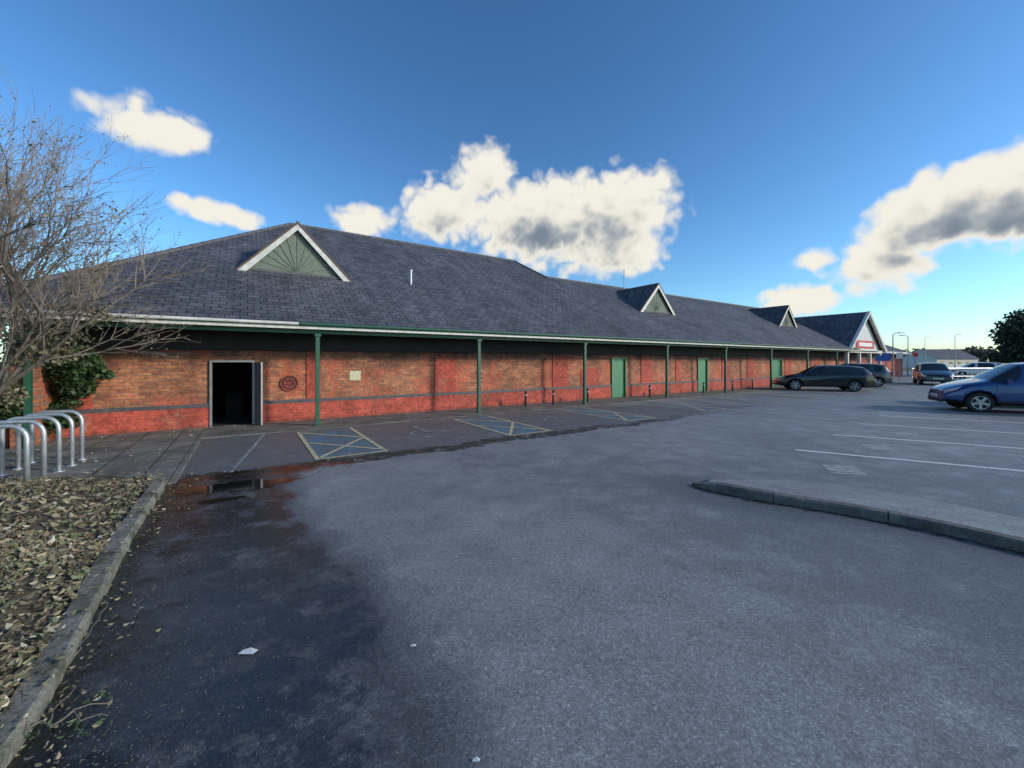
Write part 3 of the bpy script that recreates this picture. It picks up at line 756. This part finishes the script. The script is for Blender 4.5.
        for hx in (st[4][0]+.12,(st[7][0]+st[8][0])/2,st[9][0]+.12): b.box(L/2-hx-.006,L/2-hx+.006,sg*W*.985-.02,sg*W*.985+.006,.36,.84,'black')
        b.box(-L/2+.95,L/2-1.15,sg*(W-.02)-.02,sg*(W-.02)+.022,.33,.38,'black')
    b.box(L/2-.03,L/2+.012,-.26,.26,.42,.52,'plate'); b.box(L/2-.06,L/2+.002,-.5,.5,.27,.38,'black'); b.box(-L/2-.012,-L/2+.02,-.26,.26,.55,.66,'plate')
    b.obj('trim',e,bevel=.008)
    return e
en=(-.86,.51)
car(16.0,12.45,*en,'pblue')
car(18.5,14.0,*en,'psilver','est')
car(16.9,21.9,-.8,.35,'pblack','est',.96)
car(21.6,25.6,-.8,.45,'pgrey','mpv',.93)
car(29.0,27.6,-.6,-.75,'pblack','mpv',.95)
car(43,37,-.86,.51,'pwhite','mpv',.95)

# ---------------------------------------------------------------- end store with gable
st=empty('supermarket_store',rot=BROT)
b=MB(); a0,a1=36.8,44.4; am=(a0+a1)/2; pf=11.0; apz=5.35; ez=2.45
b.box(a0+.4,a1+14,12.6,30,0,2.6,'brickred')
b.face([(a0,pf,ez),(a1,pf,ez),(am,pf,apz)],'cream')
b.box(a0+2.0,a1-1.6,pf-.05,pf-.002,ez+.15,ez+.75,'signred')
b.box(a0+2.5,a1-2.1,pf-.07,pf-.052,ez+.30,ez+.60,'paper')
for sg,aa in ((-1,a0),(1,a1)):
    b.face([(am,pf-.3,apz+.12),(aa+sg*.3,pf-.3,ez-.02),(aa+sg*.3,26,ez-.02),(am,26,apz+.12)],'slate')
    b.tube([(am,pf-.3,apz+.06),(aa+sg*.3,pf-.3,ez-.08)],.14,'white',4)
b.box(a0-.2,a1+.2,pf-.2,pf-.06,ez-.22,ez,'white')
for s_ in (a0+.1,a0+2.6,a1-2.6,a1-.1): b.box(s_-.1,s_+.1,pf-.12,pf+.08,0,ez-.22,'white')
b.box(a0+.5,a1-.5,12.4,12.55,0,2.3,'glass')
for i in range(7): b.box(a0+.5+i*1.1,a0+.56+i*1.1,12.33,12.39,0,2.3,'white')
b.obj('store_front',st)
b=MB(); b.face([(a1,12.0,2.5),(a1+14,12,2.5),(a1+14,18,5.2),(a1,18,5.2)],'slate'); b.box(a1+.3,a1+14,11.9,11.98,2.3,2.5,'white'); b.obj('store_roof',st)

def lamp(x,y,h,arm=1):
    b=MB(); b.tube([(x,y,0),(x,y,1)],.08,'steel',8); b.tube([(x,y,1),(x,y,h)],.055,'steel',8,r2=.035)
    b.tube([(x,y,h),(x+arm*.25,y,h+.12),(x+arm*.6,y,h+.15)],.03,'steel',6); b.box(x+arm*.75-.25,x+arm*.75+.25,y-.1,y+.1,h+.09,h+.18,'galv'); b.obj('street_lamp')
for px,z,h,a in ((893,36,4.0,1),(908,46,4.4,-1),(955,62,5.6,1),(925,75,6,1),(1000,52,5.0,-1)): lamp((px-512)/F*z,z,h,a)
def signp(px,z,h,k,w=.5,hh=.6):
    x=(px-512)/F*z; b=MB(); b.tube([(x,z,0),(x,z,h)],.035,'steel',6); M4=Matrix.Translation((x,z-.05,h-hh/2))@Matrix.Rotation(-.5,4,'Z'); b.box(-w/2,w/2,-.015,.015,-hh/2,hh/2,k,M4); b.obj('traffic_sign')
signp(886,30,2.2,'signblue'); signp(899,33,2.3,'paper',.4,.5); signp(915,38,2.4,'signred',.4,.4); signp(878,29,2.0,'signblue',.4,.4)
b=MB()
for i in range(40):
    x=33+i*.55;y=33+i*.12
    b.tube([(x,y,0),(x,y,1.0)],.025,'galv',5)
b.tube([(33,33,.98),(55,37.8,.98)],.03,'galv',5); b.tube([(33,33,.3),(55,37.8,.3)],.02,'galv',5); b.obj('pedestrian_railing')
def house(x,y,w,d,h,k,rot=0):
    e=empty('distant_building',(x,y,0),rot); b=MB(); b.box(-w/2,w/2,-d/2,d/2,0,h,k)
    for sg in (-1,1): b.face([(-w/2-.3,sg*(d/2+.3),h-.1),(w/2+.3,sg*(d/2+.3),h-.1),(w/2+.3,0,h+d*.3),(-w/2-.3,0,h+d*.3)],'slate')
    for sx_ in (-w/2,w/2): b.face([(sx_,-d/2,h),(sx_,d/2,h),(sx_,0,h+d*.3-.1)],k)
    for i in range(int(w/2.5)): b.box(-w/2+1+i*2.5,-w/2+2+i*2.5,-d/2-.03,-d/2+.01,h*.45,h*.75,'glass')
    b.obj('walls_and_roof',e)
house(98,92,12,7,2.2,'cream',.2); house(128,98,10,7,2.4,'brickred',.1)
b=MB()
for i in range(46):
    px=870+i*11+U(-4,4); z=U(92,130); x=(px-512)/F*z; h=U(4.2,6.4)
    foliage(b,(x,z,h*.5),(U(4,7),4,h*.5),420,.8,'far',6)
b.obj('distant_treeline')
b=MB()
for (x,z,r,h) in ((52.0,40,3.2,8.0),(57,41,4,8.8),(62,38,4,9)):
    b.tube([(x,z,0),(x,z,h*.4),(x+.3,z,h*.8)],[.3,.22,.1],'bark',8)
    foliage(b,(x,z,h*.55),(r,r,h*.45),9000,.34,'conif',22)
    foliage(b,(x-.3,z-.5,h*.28),(r*.9,r,h*.26),3500,.34,'conif',12)
b.obj('evergreen_trees')

# ---------------------------------------------------------------- world
W=bpy.data.worlds.new('World'); scene.world=W; W.use_nodes=True; t=W.node_tree; t.nodes.clear()
try: W.cycles.sampling_method='MANUAL'; W.cycles.sample_map_resolution=512
except Exception: pass
SAZ=radians(104); SEL=radians(21)
sunv=Vector((sin(SAZ)*cos(SEL),cos(SAZ)*cos(SEL),sin(SEL)))
def ae(px,py):
    x=(px-512)/F; z=(HZ-py)/F; return atan2(x,1), atan2(z,hypot(x,1))
blobs=[]
def blob(px,py,rx,ry,amp=1.0):
    a,e=ae(px,py); ra=(ae(px+rx,py)[0]-ae(px-rx,py)[0])/2; re=(ae(px,py-ry)[1]-ae(px,py+ry)[1])/2
    blobs.append((a,e,ra,re,amp))
blob(150,128,70,27,1.0);blob(135,102,26,24,.85);blob(215,212,54,13,.8)
blob(360,222,36,19,1.0);blob(450,215,66,36,1.05);blob(485,175,36,32,1.0);blob(545,220,100,50,1.3);blob(615,214,72,48,1.25);blob(605,250,70,32,1.0)
blob(955,208,112,46,1.35);blob(1035,195,112,58,1.5);blob(905,236,62,36,1.1);blob(880,264,62,32,1.05);blob(815,259,30,13,.8);blob(798,300,46,16,1.0)
blobs+= [(2.4,.5,.4,.16,1),(-2.3,.4,.45,.16,1)]
g=bpy.data.node_groups.new('cloud_density','ShaderNodeTree')
g.interface.new_socket('Dir',in_out='INPUT',socket_type='NodeSocketVector'); g.interface.new_socket('D',in_out='OUTPUT',socket_type='NodeSocketFloat')
gi=g.nodes.new('NodeGroupInput'); go=g.nodes.new('NodeGroupOutput')
def gm(tr,op,a,b_=None,c=None,clamp=False):
    nd=tr.nodes.new('ShaderNodeMath'); nd.operation=op; nd.use_clamp=clamp
    for i,v in enumerate((a,b_,c)):
        if v is None: continue
        if isinstance(v,bpy.types.NodeSocket): tr.links.new(v,nd.inputs[i])
        else: nd.inputs[i].default_value=v
    return nd.outputs[0]
nrm=g.nodes.new('ShaderNodeVectorMath'); nrm.operation='NORMALIZE'; g.links.new(gi.outputs[0],nrm.inputs[0])
sx=g.nodes.new('ShaderNodeSeparateXYZ'); g.links.new(nrm.outputs[0],sx.inputs[0])
az=gm(g,'ARCTAN2',sx.outputs[0],sx.outputs[1]); el=gm(g,'ARCSINE',sx.outputs[2])
cur=None
for (a,e_,ra,re,amp) in blobs:
    u=gm(g,'MULTIPLY_ADD',az,1/ra,-a/ra); v=gm(g,'MULTIPLY_ADD',el,1/re,-e_/re)
    r2=gm(g,'MULTIPLY_ADD',u,u,gm(g,'MULTIPLY',v,v)); d=gm(g,'MULTIPLY_ADD',gm(g,'SQRT',r2),-amp,amp)
    cur=d if cur is None else gm(g,'SMOOTH_MAX',cur,d,.18)
def gnoise(scale,detail,rough,dist=0):
    nz=g.nodes.new('ShaderNodeTexNoise'); nz.inputs['Scale'].default_value=scale; nz.inputs['Detail'].default_value=detail; nz.inputs['Roughness'].default_value=rough; nz.inputs['Distortion'].default_value=dist
    g.links.new(nrm.outputs[0],nz.inputs['Vector']); return nz.outputs['Fac']
n1=gnoise(9,7,.56,.1); n2=gnoise(20,2,.45)
bil=gm(g,'ABSOLUTE',gm(g,'MULTIPLY_ADD',n2,2,-1))
D=gm(g,'ADD',cur,gm(g,'MULTIPLY_ADD',n1,1.5,-.74)); D=gm(g,'ADD',D,gm(g,'MULTIPLY_ADD',bil,.8,-.16))
D=gm(g,'MINIMUM',D,gm(g,'MULTIPLY_ADD',cur,3.0,.65))
g.links.new(D,go.inputs[0])
N=t.nodes; Lk=t.links
tc=N.new('ShaderNodeTexCoord')
def dens(off):
    gr=N.new('ShaderNodeGroup'); gr.node_tree=g
    if off:
        va=N.new('ShaderNodeVectorMath'); va.operation='ADD'; Lk.new(tc.outputs['Generated'],va.inputs[0]); va.inputs[1].default_value=off; Lk.new(va.outputs[0],gr.inputs[0])
    else: Lk.new(tc.outputs['Generated'],gr.inputs[0])
    return gr.outputs[0]
D0=dens(None); D1=dens(tuple(Vector((.35,.0,1)).normalized()*.045))
sky=N.new('ShaderNodeTexSky'); sky.sky_type='NISHITA'; sky.sun_disc=False; sky.sun_elevation=SEL; sky.sun_rotation=SAZ; sky.air_density=1.0; sky.dust_density=.5; sky.ozone_density=3.0
tint=N.new('ShaderNodeMixRGB'); tint.blend_type='MULTIPLY'; tint.inputs[0].default_value=1; tint.inputs[2].default_value=(.86*.17,1.04*.17,1.10*.17,1); Lk.new(sky.outputs[0],tint.inputs[1])
gam=N.new('ShaderNodeGamma'); gam.inputs[1].default_value=1.22; Lk.new(tint.outputs[0],gam.inputs[0])
hs=N.new('ShaderNodeHueSaturation'); hs.inputs['Saturation'].default_value=1.03; hs.inputs['Value'].default_value=1; Lk.new(gam.outputs[0],hs.inputs['Color'])
bg=N.new('ShaderNodeBackground'); bg.inputs[1].default_value=1.12; Lk.new(hs.outputs[0],bg.inputs[0])
def mr(v,a,b_,c=0,d=1,sm=True):
    nd=N.new('ShaderNodeMapRange'); nd.interpolation_type='SMOOTHSTEP' if sm else 'LINEAR'
    for i,x in enumerate((v,a,b_,c,d)):
        if isinstance(x,bpy.types.NodeSocket): Lk.new(x,nd.inputs[i])
        else: nd.inputs[i].default_value=x
    return nd.outputs[0]
alpha=mr(D0,-.08,.42)
shade=gm(t,'MULTIPLY',mr(D1,.25,1.45),mr(D0,.2,.8),clamp=True)
cr=N.new('ShaderNodeValToRGB'); e=cr.color_ramp.elements; e[0].position=0; e[0].color=(.90,.87,.78,1); e[1].position=1; e[1].color=(.20,.25,.31,1)
q=e.new(.22); q.color=(.78,.76,.68,1); q=e.new(.6); q.color=(.42,.45,.48,1)
Lk.new(shade,cr.inputs[0])
bc=N.new('ShaderNodeBackground'); Lk.new(cr.outputs[0],bc.inputs[0]); bc.inputs[1].default_value=1.0
mx=N.new('ShaderNodeMixShader'); Lk.new(alpha,mx.inputs[0]); Lk.new(bg.outputs[0],mx.inputs[1]); Lk.new(bc.outputs[0],mx.inputs[2])
wo=N.new('ShaderNodeOutputWorld'); Lk.new(mx.outputs[0],wo.inputs[0])

sl=bpy.data.lights.new('sun','SUN'); sl.energy=2.8; sl.angle=radians(4); sl.color=(1,.91,.80)
so=bpy.data.objects.new('sun',sl); COL.objects.link(so); so.rotation_euler=(-sunv).to_track_quat('-Z','Y').to_euler(); so.location=(20,0,30)

cd=bpy.data.cameras.new('camera'); cd.sensor_width=36; cd.lens=36*F/1024; cd.shift_y=-(384-HZ)/1024; cd.clip_start=.05; cd.clip_end=3000
co=bpy.data.objects.new('camera',cd); COL.objects.link(co); co.location=(0,0,CH); co.rotation_euler=(pi/2,0,0); scene.camera=co
scene.view_settings.view_transform='Standard'; scene.view_settings.look='None'; scene.view_settings.exposure=0
